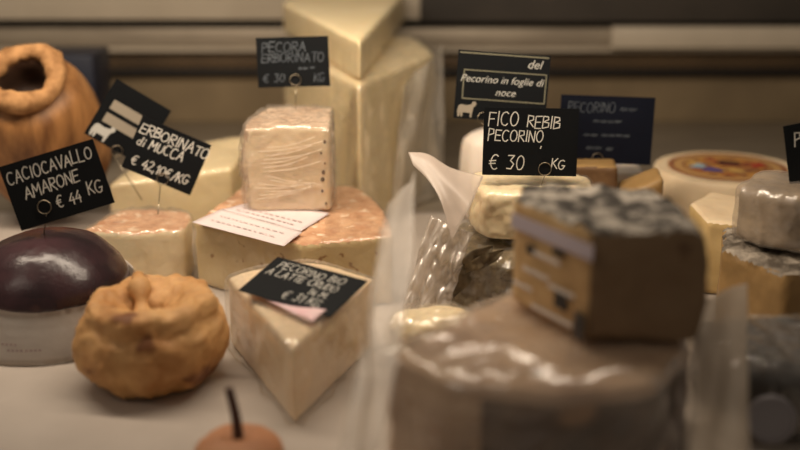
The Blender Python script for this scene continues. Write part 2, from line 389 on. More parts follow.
def card_frame(centre, roll=0.0, yaw=0.0, lean=0.0):
    """card facing the shopper: u along the card, v up it, n out of it"""
    R = Matrix.Rotation(yaw, 3, 'Z') @ Matrix.Rotation(-lean, 3, 'X') @ Matrix.Rotation(-roll, 3, 'Y')
    return (Vector(centre), R @ Vector((1, 0, 0)), R @ Vector((0, 0, 1)), R @ Vector((0, -1, 0)))
def slab(bm, frame, x0, x1, y0, y1, z0, z1, bow=0.0, skew=0.0):
    o, u, v, n = frame; k = 8
    def P(x, y, z): return o + u * (x + skew * y) + v * y + n * (z - bow * ((x / max(abs(x0), 1e-6)) ** 2))
    f = [[bm.verts.new(P(x0 + (x1 - x0) * i / k, y, z1)) for i in range(k + 1)] for y in (y0, y1)]
    b = [[bm.verts.new(P(x0 + (x1 - x0) * i / k, y, z0)) for i in range(k + 1)] for y in (y0, y1)]
    for i in range(k):
        bm.faces.new((f[0][i], f[0][i + 1], f[1][i + 1], f[1][i])); bm.faces.new((b[0][i + 1], b[0][i], b[1][i], b[1][i + 1]))
        bm.faces.new((b[0][i], b[0][i + 1], f[0][i + 1], f[0][i])); bm.faces.new((f[1][i], f[1][i + 1], b[1][i + 1], b[1][i]))
    bm.faces.new((b[0][0], f[0][0], f[1][0], b[1][0])); bm.faces.new((f[0][k], b[0][k], b[1][k], f[1][k]))
CARDS = 'price cards among the cheeses'
def price_card(label, frame, w, h, lines, mat='card', ink='chalk', pin=None, ring=None, pen=0.0011, foot=None, name='price_card', group=CARDS):
    """lines: (text, x, y, height, seed[, rise]) from the card's centre"""
    o, u, v, n = frame
    root = empty(name, foot if foot is not None else o - v * h / 2)
    bm = bmesh.new(); slab(bm, frame, -w / 2, w / 2, -h / 2, h / 2, -0.0006, 0.0)
    bmesh.ops.recalc_face_normals(bm, faces=bm.faces)
    c = emit('card', bm, M[mat], root, smooth=False)
    if lines:
        bm = bmesh.new()
        for l in lines: write(bm, l[0], l[1], l[2], l[3], frame, pen, l[4], rise=(l[5] if len(l) > 5 else 0), wid=(l[6] if len(l) > 6 else 1))
        emit('handwriting', bm, M[ink], c, smooth=False)
    if pin is not None:
        bm = bmesh.new()
        rx, ry = ring
        cen = o + u * rx + v * ry + n * 0.0012
        tube(bm, [cen + u * (0.0065 * math.cos(a)) + v * (0.0065 * math.sin(a)) for a in [i * 2 * math.pi / 20 for i in range(20)]], 0.0005, 6, True)
        start = cen - v * 0.0065
        tube(bm, [start, start.lerp(Vector(pin), .5) + n * 0.001, Vector(pin)], 0.0006, 6)
        emit('pin', bm, M['wire'], root)
    tag(root, label, 'price sign', group)
    return root, c

# ------------------------------------------------------------------ the case
YB = 2.05
Z = lambda row, y: wally(400, row, y).z
X = lambda px, row, y: wally(px, row, y).x
tag(emit('floor', box(-1.3, 1.3, 0.2, 2.1, -0.04, 0.0), M['steel']), kind='structure')
tag(emit('wall_back', box(-1.3, 1.3, YB, YB + 0.03, 0.0, 0.5), M['steel_back']), kind='structure')
tag(emit('trim_1', box(-1.3, 1.3, YB - 0.012, YB, Z(72, YB - .012), Z(54, YB - .012)), M['vent']), kind='structure')
bm = bmesh.new()
for i in range(130):
    for j in range(2):
        x = -1.28 + i * 0.02 + j * 0.01; z = Z(65 - j * 5, YB - .012)
        vs = [bm.verts.new((x + 0.003 * math.cos(a * math.pi / 4), YB - 0.0124, z + 0.003 * math.sin(a * math.pi / 4))) for a in range(8)]
        bm.faces.new(vs)
tag(emit('trim_2', bm, M['black']), kind='structure')
tag(emit('trim_3', box(-1.3, 1.3, 2.02, YB, Z(50, 2.02), Z(28, 2.02), 0.003), M['steel']), kind='structure')
tag(emit('trim_4', box(-1.3, 1.3, 2.014, 2.02, Z(52, 2.014), Z(48, 2.014), 0.001), M['steel_pale']), kind='structure')
tag(emit('trim_5', box(-1.3, 1.3, YB - 0.02, YB, Z(28, YB), Z(19, YB), 0.001), M['black']), kind='structure')
tag(emit('trim_7', box(-1.3, 1.3, YB - 0.02, YB - 0.012, Z(76, YB - .02), Z(69, YB - .02), 0.001), M['black']), kind='structure')
tag(emit('wall_upper_left', box(-1.3, X(420, 0, 2.0), 2.0, YB, Z(20, 2.0), 0.5), M['steel_pale']), kind='structure')
tag(emit('wall_upper_right', box(X(420, 0, 2.0), 1.3, 2.0, YB, Z(22, 2.0), 0.5), M['steel_dark']), kind='structure')
tag(emit('trim_6', box(X(612, 38, 2.0), 1.3, 2.0, 2.02, Z(49, 2.0), Z(27, 2.0), 0.003), M['steel_pale']), kind='structure')
tag(emit('storage_bin', box(X(20, 60, 1.72), X(100, 60, 1.72), 1.68, 1.78, 0.0, Z(53, 1.70), 0.004), M['navy']),
    'dark navy box standing against the back panel behind the big amber cheese', 'box')
def liner(u, v):
    x = -0.95 + 1.9 * u; y = 0.5 + 0.95 * v
    return Vector((x, y, 0.0012 + 0.0008 * noise.noise(Vector((x * 9, y * 14, 0)))))
tag(emit('paper_liner', sheet(liner, 80, 50, 0.0004), M['paper']), 'cream white paper sheet lining the counter under all the cheeses', 'paper')
Z0 = 0.002

# ------------------------------------------------------------------ left side
# big amber cheese at the back with a rolled neck
def big():
    RT = Matrix.Rotation(math.radians(4), 4, 'Z') @ Matrix.Rotation(math.radians(38), 4, 'X')
    T = Matrix.Translation(at(22, 77, 1.34) - RT @ Vector((0, 0, 0.208))) @ RT
    prof = [(p.x, p.z) for p in spline([(0.02, 0, -0.004), (0.056, 0, 0.008), (0.078, 0, 0.05), (0.083, 0, 0.10), (0.078, 0, 0.145), (0.064, 0, 0.182), (0.046, 0, 0.196),
                                        (0.047, 0, 0.206), (0.037, 0, 0.212), (0.029, 0, 0.198), (0.026, 0, 0.165), (0.004, 0, 0.158)], 5)]
    def mod(co, a, t):
        k = 1 + 0.02 * math.cos(6 * a + 1) + 0.015 * noise.noise(Vector((math.cos(a) * 2, math.sin(a) * 2, co.z * 12)))
        return Vector((co.x * k, co.y * k, co.z))
    bm = lathe(prof, 72, mod); bm.transform(T)
    zmin = min(v.co.z for v in bm.verts)
    for v in bm.verts:
        v.co.z = max(v.co.z, Z0)
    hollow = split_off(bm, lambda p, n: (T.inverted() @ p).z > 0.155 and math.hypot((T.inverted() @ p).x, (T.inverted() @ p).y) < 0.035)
    o = emit('caciocavallo_cheese', bm, M['amber_rind'])
    tag(o, 'big amber pear-shaped cheese with rolled open neck behind the leftmost price card', 'cheese')
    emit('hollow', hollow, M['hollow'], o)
    bm = bmesh.new(); path = []; rad = []
    for i in range(64):
        a = 2 * math.pi * i / 64
        path.append(T @ Vector((0.041 * math.cos(a), 0.041 * math.sin(a), 0.208 + 0.004 * math.sin(2 * a))))
        rad.append(0.0115 + 0.0006 * math.sin(13 * a) + 0.0018 * math.sin(3 * a))
    tube(bm, path, rad, 14, True); rough_up(bm, 0.0022, 70, 3)
    emit('rolled_collar', bm, M['twine'], o)
big()
# pale wedge far left
a = on(112, 232); b = on(238, 232)
cheese('pale_cheese_block', 'large pale straw cheese block behind the tilted middle-left price card', 'cheese',
       [(a.x, a.y), (b.x - .005, b.y + .01), (b.x + 0.01, b.y + .14), (a.x + .02, a.y + .16)], Z0, 0.075, 'grana', tops=[0.062, 0.082, 0.098, 0.07], seed=2,
       wrap='film', wrap_amp=0.002)
# small wrapped cheese
c = on(137, 288)
cheese('wrapped_cheese_piece', 'small film-wrapped cheese piece with pinkish top behind the dark wine cheese', 'cheese',
       arc((c.x - .058, c.y + .012), (c.x + .052, c.y + .012), 0.014, 8) + arc((c.x + .052, c.y + .012), (c.x + .045, c.y + .085), 0.006, 5) + arc((c.x + .045, c.y + .085), (c.x - .052, c.y + .085), 0.01, 6),
       Z0, 0.064, 'ivory', 'pink_rind', lambda p, n: n.z > 0.6, seed=3, wrap='film', wrap_amp=0.0035, wrap_freq=45, rind_amp=0.001)

# dark wine-soaked cheese in its paper collar
def wine():
    c = Vector((-0.347, 1.035, Z0)); R = 0.079
    prof = [(p.x, p.z) for p in spline([(0.03, 0, 0), (0.068, 0, 0.008), (R, 0, 0.036), (0.074, 0, 0.062), (0.052, 0, 0.086), (0.025, 0, 0.097), (0.002, 0, 0.1)], 6)]
    def mod(co, a, t):
        k = 1 + 0.02 * noise.noise(Vector((math.cos(a) * 1.5, math.sin(a) * 1.5, co.z * 15)))
        return Vector((co.x * k, co.y * k, co.z * (1 + 0.015 * math.cos(a)))) + c
    bm = lathe(prof, 80, mod); rough_up(bm, 0.0007, 60, 2, floor=Z0)
    o = emit('wine_cheese', bm, M['wine_rind'])
    tag(o, 'glossy dark purple round cheese in a grey-white paper collar at the left edge', 'cheese')
    bm = bmesh.new(); seg = 96; rows = 8; g = []
    for j in range(rows + 1):
        ring = []
        for i in range(seg):
            a = 2 * math.pi * i / seg; t = j / rows
            top = 0.050 + 0.004 * math.sin(a * 2 + 1) + 0.0018 * noise.noise(Vector((math.cos(a) * 4, math.sin(a) * 4, 7)))
            z = 0.0005 + t * top
            r = [0.0960, 0.0946, 0.0928, 0.0908, 0.0888, 0.0868, 0.0840, 0.0828, 0.0812][j] + 0.0012 * noise.noise(Vector((math.cos(a) * 3, math.sin(a) * 3, z * 30)))
            ring.append(bm.verts.new(c + Vector((r * math.cos(a), r * math.sin(a), z))))
        g.append(ring)
    for j in range(rows):
        for i in range(seg): bm.faces.new((g[j][i], g[j][(i + 1) % seg], g[j + 1][(i + 1) % seg], g[j + 1][i]))
    bmesh.ops.solidify(bm, geom=list(bm.faces), thickness=0.0005)
    p = emit('paper_collar', bm, M['wrap_paper'], o)
    bm = bmesh.new()
    for k, (ph, zz) in enumerate(((-98, .014), (-88, .014), (-101, .020))):
        for i in range(4):
            a0 = math.radians(ph + i * 2.4)
            vs = [bm.verts.new(c + Vector((0.0955 * math.cos(a), 0.0955 * math.sin(a), z))) for a, z in ((a0, zz), (a0 + .03, zz), (a0 + .03, zz + .0022), (a0, zz + .0022))]
            bm.faces.new(vs)
    emit('print', bm, M['ink'], p)
wine()

# ochre tied cheese
def tied():
    g = on(146, 403); c = Vector((g.x - .001, g.y + 0.045, Z0))
    prof = [(p.x, p.z) for p in spline([(0.02, 0, 0), (0.046, 0, 0.004), (0.0655, 0, 0.028), (0.0685, 0, 0.050), (0.0655, 0, 0.070), (0.059, 0, 0.081), (0.0575, 0, 0.088), (0.053, 0, 0.096),
                                        (0.043, 0, 0.0985), (0.030, 0, 0.093), (0.018, 0, 0.080), (0.012, 0, 0.058), (0.002, 0, 0.050)], 5)]
    def mod(co, a, t):
        lob = 0.035 * math.cos(7 * a + 1.5 * math.sin(2 * a)) * math.sin(math.pi * min(1, t * 1.1)) + 0.05 * noise.noise(Vector((math.cos(a) * 1.4, math.sin(a) * 1.4, co.z * 20)))
        k = 1 + lob * 0.75
        z = co.z * (1 + 0.05 * math.sin(a + 2.6)) if t > .5 else co.z
        if co.z > .04: z += co.y * 0.14 * min(1, (co.z - .04) / .03)
        return Vector((co.x * k * .97, co.y * k * .97, z * .82)) + c
    bm = lathe(prof, 96, mod); rough_up(bm, 0.0036, 38, 5, floor=Z0); rough_up(bm, 0.0016, 110, 9, floor=Z0)
    o = emit('tied_cheese', bm, M['rope_rind'])
    tag(o, 'knobbly golden ochre ball cheese with pinched hollow top on the white paper', 'cheese')
    bm = bmesh.new()
    path = spline([c + Vector((p[0], p[1], p[2] * .83 + p[1] * .1)) for p in ((0.0, -0.006, 0.062), (-0.007, -0.003, 0.080), (-0.010, 0.006, 0.092), (-0.014, 0.020, 0.097), (-0.018, 0.036, 0.096))], 6)
    tube(bm, path, [0.008 + 0.0025 * math.sin(i * .5) for i in range(len(path))], 12); rough_up(bm, 0.0016, 80, 4)
    emit('knot', bm, M['rope_rind'], o)
tied()

# small stemmed cheese at the bottom edge
def stemmed():
    c = Vector((-0.121, 0.75, Z0 - 0.001))
    prof = [(p.x, p.z) for p in spline([(0.011, 0, 0), (0.027, 0, 0.003), (0.034, 0, 0.014), (0.030, 0, 0.024), (0.017, 0, 0.0305), (0.006, 0, 0.029), (0.001, 0, 0.028)], 5)]
    bm = lathe(prof, 56, lambda co, a, t: Vector((co.x, co.y, co.z)) * (1 + 0.03 * noise.noise(co * 40)) + c); rough_up(bm, 0.001, 70, 3, floor=Z0)
    o = emit('stemmed_cheese', bm, M['terracotta'])
    tag(o, 'small tan round cheese with a thin dark stem at the bottom edge', 'cheese')
    bm = bmesh.new()
    path = spline([c + Vector((0, 0, 0.026)), c + Vector((-0.0015, 0.001, 0.045)), c + Vector((-0.006, 0.003, 0.067))], 5)
    tube(bm, path, [0.0042 - 0.0011 * i / len(path) for i in range(len(path))], 10)
    emit('stem', bm, M['stem'], o)
stemmed()

# ------------------------------------------------------------------ middle
# broad pecorino and the wedge on it
foot = [(-.225, 1.16), (-.10, 1.078)] + [(-.008, 1.10)] + arc((-.008, 1.10), (-.05, 1.30), 0.012, 6) + arc((-.05, 1.30), (-.215, 1.325), 0.02, 6)
PT = 0.075
cheese('pecorino_half_wheel', 'broad pale cheese with rough pinkish rind carrying the smaller wrapped wedge', 'cheese', foot, Z0, PT, 'pec', 'pink_rind',
       lambda p, n: n.z > 0.55, seed=4, rind_amp=0.0016, amp=0.0012, wrap='film_tight', wrap_amp=0.0016, wrap_freq=30, wrap_pred=lambda p, n: p.z < 0.068 or p.x > -.08)
zt = PT + 0.001
foot = [(-.171, 1.202), (-.163, 1.192), (-.080, 1.190)] + [(-.077, 1.196), (-.082, 1.30)] + arc((-.082, 1.30), (-.158, 1.31), 0.008, 5) + arc((-.158, 1.31), (-.171, 1.202), 0.006, 5)
wedge = cheese('wrapped_cheese_wedge', 'film-wrapped upright cheese wedge sitting on the paper slips atop the broad cheese', 'cheese', foot, zt + 0.002, 0.172, 'pec_pale', 'pale_rind',
       lambda p, n: n.z > 0.6 or n.x < -0.75, seed=5, rind_amp=0.001, wrap='film', wrap_amp=0.0045, wrap_freq=75, bevel=0.002, smooth_wrap=1, voxel=0.002,
       shape=lambda c: Vector((c.x - 0.004 * math.sin((c.z - .075) / .1 * math.pi) * (1 if c.x < -.13 else 0) + 0.0, c.y, c.z - max(0, (-.12 - c.x)) * 0.05)))
# stretch creases of the film on its front face
bm = bmesh.new(); r = random.Random(3)
for k in range(15):
    z = 0.092 + k * 0.0045; x0, x1 = -.163 + r.uniform(0, .02), -.084 - r.uniform(0, .02); sl = 0.012 if k > 6 else 0.016 - k * 0.004
    if z + sl > 0.163: continue
    tube(bm, [Vector((x0 + (x1 - x0) * t / 6, 1.1872 + 0.0004 * math.sin(t + k), z + sl * (t / 6) - 0.003 * math.sin(t / 6 * 3.1))) for t in range(7)], 0.0003, 5)
emit('crease_glint', bm, M['crease'], wedge)
r = random.Random(8)
for k in range(7):
    z = .088 + k * .0115 + r.uniform(-.003, .003); x = -.0835 + r.uniform(-.003, .0015); q = r.uniform(.0010, .0030)
    bm = bmesh.new(); bmesh.ops.create_uvsphere(bm, u_segments=10, v_segments=6, radius=1)
    for v in bm.verts: v.co = Vector((x + v.co.x * q, 1.1900 + v.co.y * .0009, z + v.co.z * q * 1.3))
    emit('rind_spot', bm, M['rind_brown'], wedge)
# white paper slips under the wedge
def slip(corner, nx, ny, seed, lift=0.0):
    P = [Vector(p) for p in corner]
    def f(u, v):
        p = (P[0] * (1 - u) + P[1] * u) * (1 - v) + (P[3] * (1 - u) + P[2] * u) * v
        p.z += 0.0008 * noise.noise(Vector((u * 3, v * 3, seed))) + lift * (1 - v) ** 3 * 0.0
        return p
    return sheet(f, nx, ny, 0.0004)
zz = PT + 0.0025
def print_lines(P, rows, parent, seed):
    r = random.Random(seed); bm = bmesh.new(); P = [Vector(p) for p in P]
    for j in rows:
        u = 0.12
        while u < 0.85:
            du = r.uniform(.02, .06)
            q = []
            for uu, vv in ((u, j), (u + du, j), (u + du, j + .03), (u, j + .03)):
                p = (P[0] * (1 - uu) + P[1] * uu) * (1 - vv) + (P[3] * (1 - uu) + P[2] * uu) * vv; p.z += 0.0012; q.append(bm.verts.new(p))
            bm.faces.new(q); u += du + r.uniform(.012, .03)
    emit('print', bm, M['ink'], parent)
c1 = [on(192, 222, zz + .001), on(284, 246, zz + .001), on(302, 232, zz + .002), on(222, 209, zz + .002)]
s1 = emit('paper_slip', slip(c1, 16, 8, 1), M['slip']); tag(s1, 'white printed paper slip jutting over the front edge of the broad cheese', 'paper slip', 'paper slips under the wrapped wedge')
print_lines(c1, (.3, .6), s1, 1)
c2 = [on(222, 209, zz), on(301, 231, zz), on(330, 213, zz), on(262, 200, zz)]
s2 = emit('paper_slip', slip(c2, 16, 8, 2), M['slip']); tag(s2, 'white printed paper slip right under the base of the upright wedge', 'paper slip', 'paper slips under the wrapped wedge')
print_lines(c2, (.12, .3), s2, 2)

# tall slab with a second wedge on top
B, C = on(284, 48, .195), on(434, 54, .195)
A = Vector((-.050, 1.33, 0))
foot = [(A.x, A.y), (C.x, C.y), (C.x - .02, C.y + .16)] + arc((C.x - .02, C.y + .16), (B.x + .01, B.y + .22), 0.02, 6) + [(B.x + .01, B.y + .22), (B.x, B.y)]
cheese('tall_cheese_slab', 'tall straw-coloured cheese block standing upright behind the upright wrapped wedge, another wedge on it', 'cheese', foot, Z0, 0.195, 'grana', seed=6,
       voxel=0.004, wrap='film', wrap_amp=0.005, wrap_freq=20, wrap_base=0.002, amp=0.0015, freq=20)
B2, C2 = on(283, 2, .246), on(404, -6, .246)
foot = [(A.x + .002, A.y + .005), (C2.x, C2.y), (C2.x - .01, C2.y + .06), (B2.x + .01, B2.y + .08), (B2.x, B2.y)]
cheese('cheese_wedge', 'straw-coloured cheese wedge lying on top of the tall block with its tip forward', 'cheese', foot, 0.197, 0.246, 'grana', seed=7, voxel=0.004,
       wrap='film_tight', wrap_amp=0.003, wrap_freq=22, amp=0.001, freq=25, wrap_pred=lambda p, n: n.z < .4)
# loose film folded up on the right of the tall block
def fold1(u, v):
    q0, q1 = Vector((C.x + .012, C.y - .05, 0)), Vector((A.x + .018, A.y + .035, 0)); p = q0.lerp(q1, u * .8 * (1 - .25 * v)); p.z = 0.004 + v * (0.212 - 0.04 * u)
    k = noise.noise(Vector((u * 4, v * 3, 2))); p += Vector((.25, -1, 0)) * (0.008 * abs(k) + 0.006 * math.sin(u * 9 + v * 4))
    return p
tag(emit('plastic_sheet', sheet(fold1, 30, 50), M['film_drape']), 'clear plastic sheet folded up against the right of the tall block', 'plastic sheet', 'loose plastic sheets')

# bio pecorino wedge, its pink slip and lying card
foot = [(-.086, .822), (-.0255, .985)] + arc((-.0255, .985), (-.164, .992), 0.045, 8) + [(-.164, .992)]
bio = cheese('pecorino_wedge', 'pale pecorino wedge in loose film with a price card lying on top', 'cheese', foot, Z0, 0.071, 'pec_pale', 'pec', lambda p, n: n.y > 0.5 and p.y > .99, seed=8,
             wrap='film', wrap_base=0.002, wrap_amp=0.006, wrap_freq=13, amp=0.0008, voxel=0.002, smooth_wrap=8)
zz = 0.0775
c3 = [on(246, 290, zz), on(312, 322, zz), on(352, 288, zz + .003), on(284, 262, zz + .003)]
s3 = emit('paper_slip', slip(c3, 14, 10, 5), M['pink_slip']); tag(s3, 'pinkish white paper slip under the card lying on the loose-wrapped wedge', 'paper slip')
k = [on(242, 289, .081), on(325, 316, .0765), on(368, 281, .091), on(278, 259, .0955)]
u = ((k[1] - k[0]) + (k[2] - k[3])).normalized(); v0 = ((k[3] - k[0]) + (k[2] - k[1])); v = (v0 - u * v0.dot(u)); v.normalize()
n = u.cross(v).normalized()
if n.z < 0: n = -n
cen = sum(k, Vector()) / 4; cw = ((k[1] - k[0]).length + (k[2] - k[3]).length) / 2 * 1.05; ch = ((k[3] - k[0]).length + (k[2] - k[1]).length) / 2 * 1.05
fr = (cen, u, v, n)
price_card('black price card reading PECORINO BIO lying flat on the loose-wrapped wedge', fr, cw, ch,
           [('PECORINO BIO', -.040, .0145, .0095, 11, 0, 1.06), ('A LATTE CRUDO', -.044, .0025, .009, 12, 0, 1.04), ('14 M.', .010, -.009, .0085, 13), ('€ 31 KG', -.008, -.0225, .011, 14, 0, .9)], pen=.0008, foot=cen - n * .002)

# upright blurred plastic sheet in front of the wedge
def fold2(u, v):
    a, b, c, d = at(336, 475, .66), at(376, 475, .66), at(414, 170, .90), at(386, 215, .87)
    p = (a * (1 - u) + b * u) * (1 - v) + (d * (1 - u) + c * u) * v
    p += Vector((.5, -1, 0)) * (0.010 * math.sin(u * 6 + v * 3) * (1 - .5 * v) + 0.006 * noise.noise(Vector((u * 4, v * 5, 1))))
    p.z = max(p.z, Z0); p.x += 0.006 * math.sin(v * math.pi) * (u - .5)
    return p
tag(emit('plastic_sheet', sheet(fold2, 28, 60), M['film_milky']), 'milky plastic sheet rising between the card-topped wedge and the stacked mouldy block', 'plastic sheet', 'loose plastic sheets')

# white round cheese behind the printed card
def curd():
    c = Vector((0.128, 1.41, Z0)); R = 0.052
    def mod(co, a, t): return Vector((co.x * (1 + .02 * math.cos(8 * a)), co.y, co.z)) * 1.0 + c
    prof = [(p.x, p.z) for p in spline([(0.02, 0, 0), (0.045, 0, 0.008), (0.05, 0, 0.05), (0.047, 0, 0.098), (0.040, 0, 0.113), (0.018, 0, 0.122), (0.003, 0, 0.123)], 5)]
    bm = lathe(prof, 60, mod); rough_up(bm, 0.001, 40, 2, floor=Z0)
    o = emit('white_cheese', bm, M['white_curd']); tag(o, 'plain white tall round cheese behind the printed black card', 'cheese')
curd()

# leaf-wrapped cheese and the pale one on top of it
c = on(520, 332); LT = 0.072
foot = [(0.05, 1.035)] + arc((0.05, 1.035), (0.19, 1.035), 0.012, 6) + arc((0.19, 1.035), (0.19, 1.16), 0.012, 5) + arc((0.19, 1.16), (0.048, 1.16), 0.012, 6) + arc((0.048, 1.16), (0.05, 1.035), 0.012, 5)[:-1]
leaf = cheese('leaf_cheese', 'brown cheese wrapped in dry leaves and film below the FICO cheese', 'cheese', foot, Z0, LT, 'leaf', seed=9, amp=0.004, freq=45,
              wrap='film', wrap_base=0.0015, wrap_amp=0.006, wrap_freq=38, bevel=0.01)
r = random.Random(5)
for k in range(9):
    px = 0.052 + r.uniform(-.002, .11); z = r.uniform(.02, .08); L = r.uniform(.03, .05); W = r.uniform(.012, .018); tilt = r.uniform(-.8, .8)
    base = Vector((px, 1.029 - r.uniform(0, .003), z))
    def lf(u, v, base=base, L=L, W=W, tilt=tilt, k=k):
        t = u - .5; wdt = math.sin(math.pi * min(1, max(.02, u))) ** .7 * W * (v - .5)
        x = t * L * math.cos(tilt) - wdt * math.sin(tilt); z_ = t * L * math.sin(tilt) + wdt * math.cos(tilt)
        return base + Vector((x, -0.003 * math.cos(3 * t) - .003 * abs(v - .5) + .0015 * math.sin(u * 14), z_))
    emit('leaf', sheet(lf, 14, 6, 0.0006), M['leaf_dry'], leaf)
foot = arc((0.085, 1.07), (0.19, 1.06), 0.006, 5) + arc((0.19, 1.06), (0.20, 1.15), 0.006, 4) + arc((0.20, 1.15), (0.078, 1.155), 0.006, 5) + arc((0.078, 1.155), (0.085, 1.07), 0.006, 4)
cheese('fig_cheese', 'rough pale ivory cheese chunk on the leaf-wrapped cheese holding the FICO card', 'cheese', foot, LT + .010, 0.132, 'ivory', seed=10, amp=0.004, freq=32, bevel=0.008,
       wrap='film_tight', wrap_base=0.0005, wrap_amp=0.002, wrap_freq=40)
# loose film round it, on the left
def fold3(u, v):
    a, b, c, d = at(398, 322, 1.078), at(448, 314, 1.085), at(474, 232, 1.085), at(432, 214, 1.075)
    p = (a * (1 - u) + b * u) * (1 - v) + (d * (1 - u) + c * u) * v
    k = noise.noise(Vector((u * 3, v * 2, 9))); k2 = noise.noise(Vector((u * 6, v * 5, 4)))
    p += Vector((-.3, -1, .1)) * (0.014 * abs(k) + 0.014 * abs(k2) + 0.006 * math.sin(u * 3.1))
    p.z = max(p.z, Z0); return p
tag(emit('plastic_sheet', sheet(fold3, 40, 50), M['film_soft']), 'crumpled clear plastic with bright glints at the left of the leaf-wrapped cheese', 'plastic sheet', 'loose plastic sheets')
TOPE = spline([at(408, 152, 1.12), at(428, 154, 1.11), at(452, 168, 1.10), at(484, 176, 1.10)], 10)
LOWE = spline([at(413, 165, 1.11), at(428, 180, 1.09), at(441, 202, 1.07), at(452, 240, 1.06)], 10)
def fold4(u, v):
    i = min(29, int(u * 30)); f = u * 30 - i
    p = LOWE[i].lerp(LOWE[i + 1], f).lerp(TOPE[i].lerp(TOPE[i + 1], f), v)
    p += Vector((0, -1, .2)) * (0.010 * math.sin(v * 3.1) * u + 0.003 * math.sin(v * 9 + u * 3) * u)
    return p
tag(emit('plastic_sheet', sheet(fold4, 30, 30), M['film_flap']), 'white translucent plastic flap spreading up beside the pale FICO cheese', 'plastic sheet', 'loose plastic sheets')
# creamy lump in front of them
c = on(432, 372)
cheese('creamy_cheese_lump', 'creamy soft cheese lump in front of the leaf-wrapped cheese', 'cheese',
       arc((c.x - .034, c.y + .01), (c.x + .04, c.y + .01), 0.012, 6) + arc((c.x + .04, c.y + .01), (c.x + .035, c.y + .042), 0.004, 5) + arc((c.x + .035, c.y + .042), (c.x - .03, c.y + .042), 0.004, 5) + arc((c.x - .03, c.y + .042), (c.x - .034, c.y + .01), 0.006, 4),
       Z0, 0.048, 'ivory', seed=11, amp=0.005, freq=30, bevel=0.012, wrap='film', wrap_amp=0.004)

# ------------------------------------------------------------------ right, in front
WT = 0.106
WP = [on(px, py, WT) for px, py in ((386, 356), (452, 382), (556, 394), (650, 386), (694, 346))]
foot = [(p.x, p.y) for p in WP] + [(.215, .84)] + arc((.215, .84), (.10, .868), 0.006, 5) + [(.10, .868), (.070, .835)]
cheese('film_wrapped_cheese', 'large speckled cheese in greyish crumpled film carrying the mouldy block', 'cheese', foot, Z0, WT, 'speck', 'rind_dark', lambda p, n: p.z < .097 and p.x > .055 and p.y < .78, seed=12,
       amp=0.002, freq=25, wrap='film_grey', wrap_base=0.002, wrap_amp=0.009, wrap_freq=14, bevel=0.008, smooth_wrap=6)
BT = WT + 0.008
def bulge(c):
    t = max(0, min(1, (c.z - BT) / .08))
    if c.x > .17: c.x += 0.012 * math.sin(math.pi * (0.15 + t * 0.7)) * (c.x - .17) / .035
    return c
foot = [(.132, .735), (.205, .733)] + arc((.205, .733), (.196, .846), 0.004, 6) + arc((.196, .846), (.098, .856), 0.008, 5) + [(.098, .856), (.087, .812)]
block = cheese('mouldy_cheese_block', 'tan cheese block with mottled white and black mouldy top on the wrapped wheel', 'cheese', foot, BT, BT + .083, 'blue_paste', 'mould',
               lambda p, n: n.z > 0.55, seed=13, amp=0.0012, rind_amp=0.0028, rind_freq=60, bevel=0.005, shape=bulge, brown_side=('brown_paste', lambda p, n: p.x > .134 and n.z < .56))
# side facing right is browner
a, b = Vector((.0875, .809)), Vector((.132, .7325))
bm = bmesh.new(); dirn = (b - a).normalized(); nn = Vector((dirn.y, -dirn.x)); nn = nn if nn.x < 0 or nn.y < 0 else -nn
def strip(bm, t0, t1, z0, z1, off=0.0022, th=0.0006):
    p0 = a + (b - a) * t0 + nn * off; p1 = a + (b - a) * t1 + nn * off; q0 = p0 - nn * th; q1 = p1 - nn * th
    V = [bm.verts.new((p.x, p.y, z)) for z in (z0, z1) for p in (p0, p1, q1, q0)]
    for f in ((0, 1, 5, 4), (2, 3, 7, 6), (4, 5, 6, 7), (3, 2, 1, 0), (1, 2, 6, 5), (3, 0, 4, 7)): bm.faces.new([V[i] for i in f])
strip(bm, -.02, 1.06, BT + .062, BT + .0735)
emit('label_band', bm, M['print_band'], block, smooth=False)
for t0, t1, z0, z1 in ((.30, .66, .048, .0515), (.16, .52, .0325, .036), (.52, .86, .0285, .032), (.03, .3, .018, .021), (.3, .85, .006, .0095)):  # pale bars paint in the highlights along the plastic's stripes
    bm = bmesh.new(); strip(bm, t0, t1, BT + z0, BT + z1); emit('crease_glint', bm, M['wrap_paper'], block, smooth=False)
for t0, t1, z0, z1 in ((.20, .32, .047, .054), (.60, .76, .016, .030), (.86, 1.0, .0, .02), (.55, .7, .055, .060)):
    bm = bmesh.new(); strip(bm, t0, t1, BT + z0, BT + z1, .0018); emit('dark_vein', bm, M['dark_rind'], block, smooth=False)

def fold5(u, v):
    a, b, c, d = at(688, 475, .70), at(750, 475, .70), at(748, 284, .86), at(698, 300, .84)
    p = (a * (1 - u) + b * u) * (1 - v) + (d * (1 - u) + c * u) * v
    p += Vector((.2, -1, 0)) * (0.003 * math.sin(u * 5 + 1) + 0.004 * noise.noise(Vector((u * 3, v * 4, 6))))
    p.z = max(p.z, Z0); return p
tag(emit('plastic_sheet', sheet(fold5, 20, 40), M['film_smoky']), 'greyish milky plastic sheet standing upright right of the mouldy block', 'plastic sheet', 'loose plastic sheets')

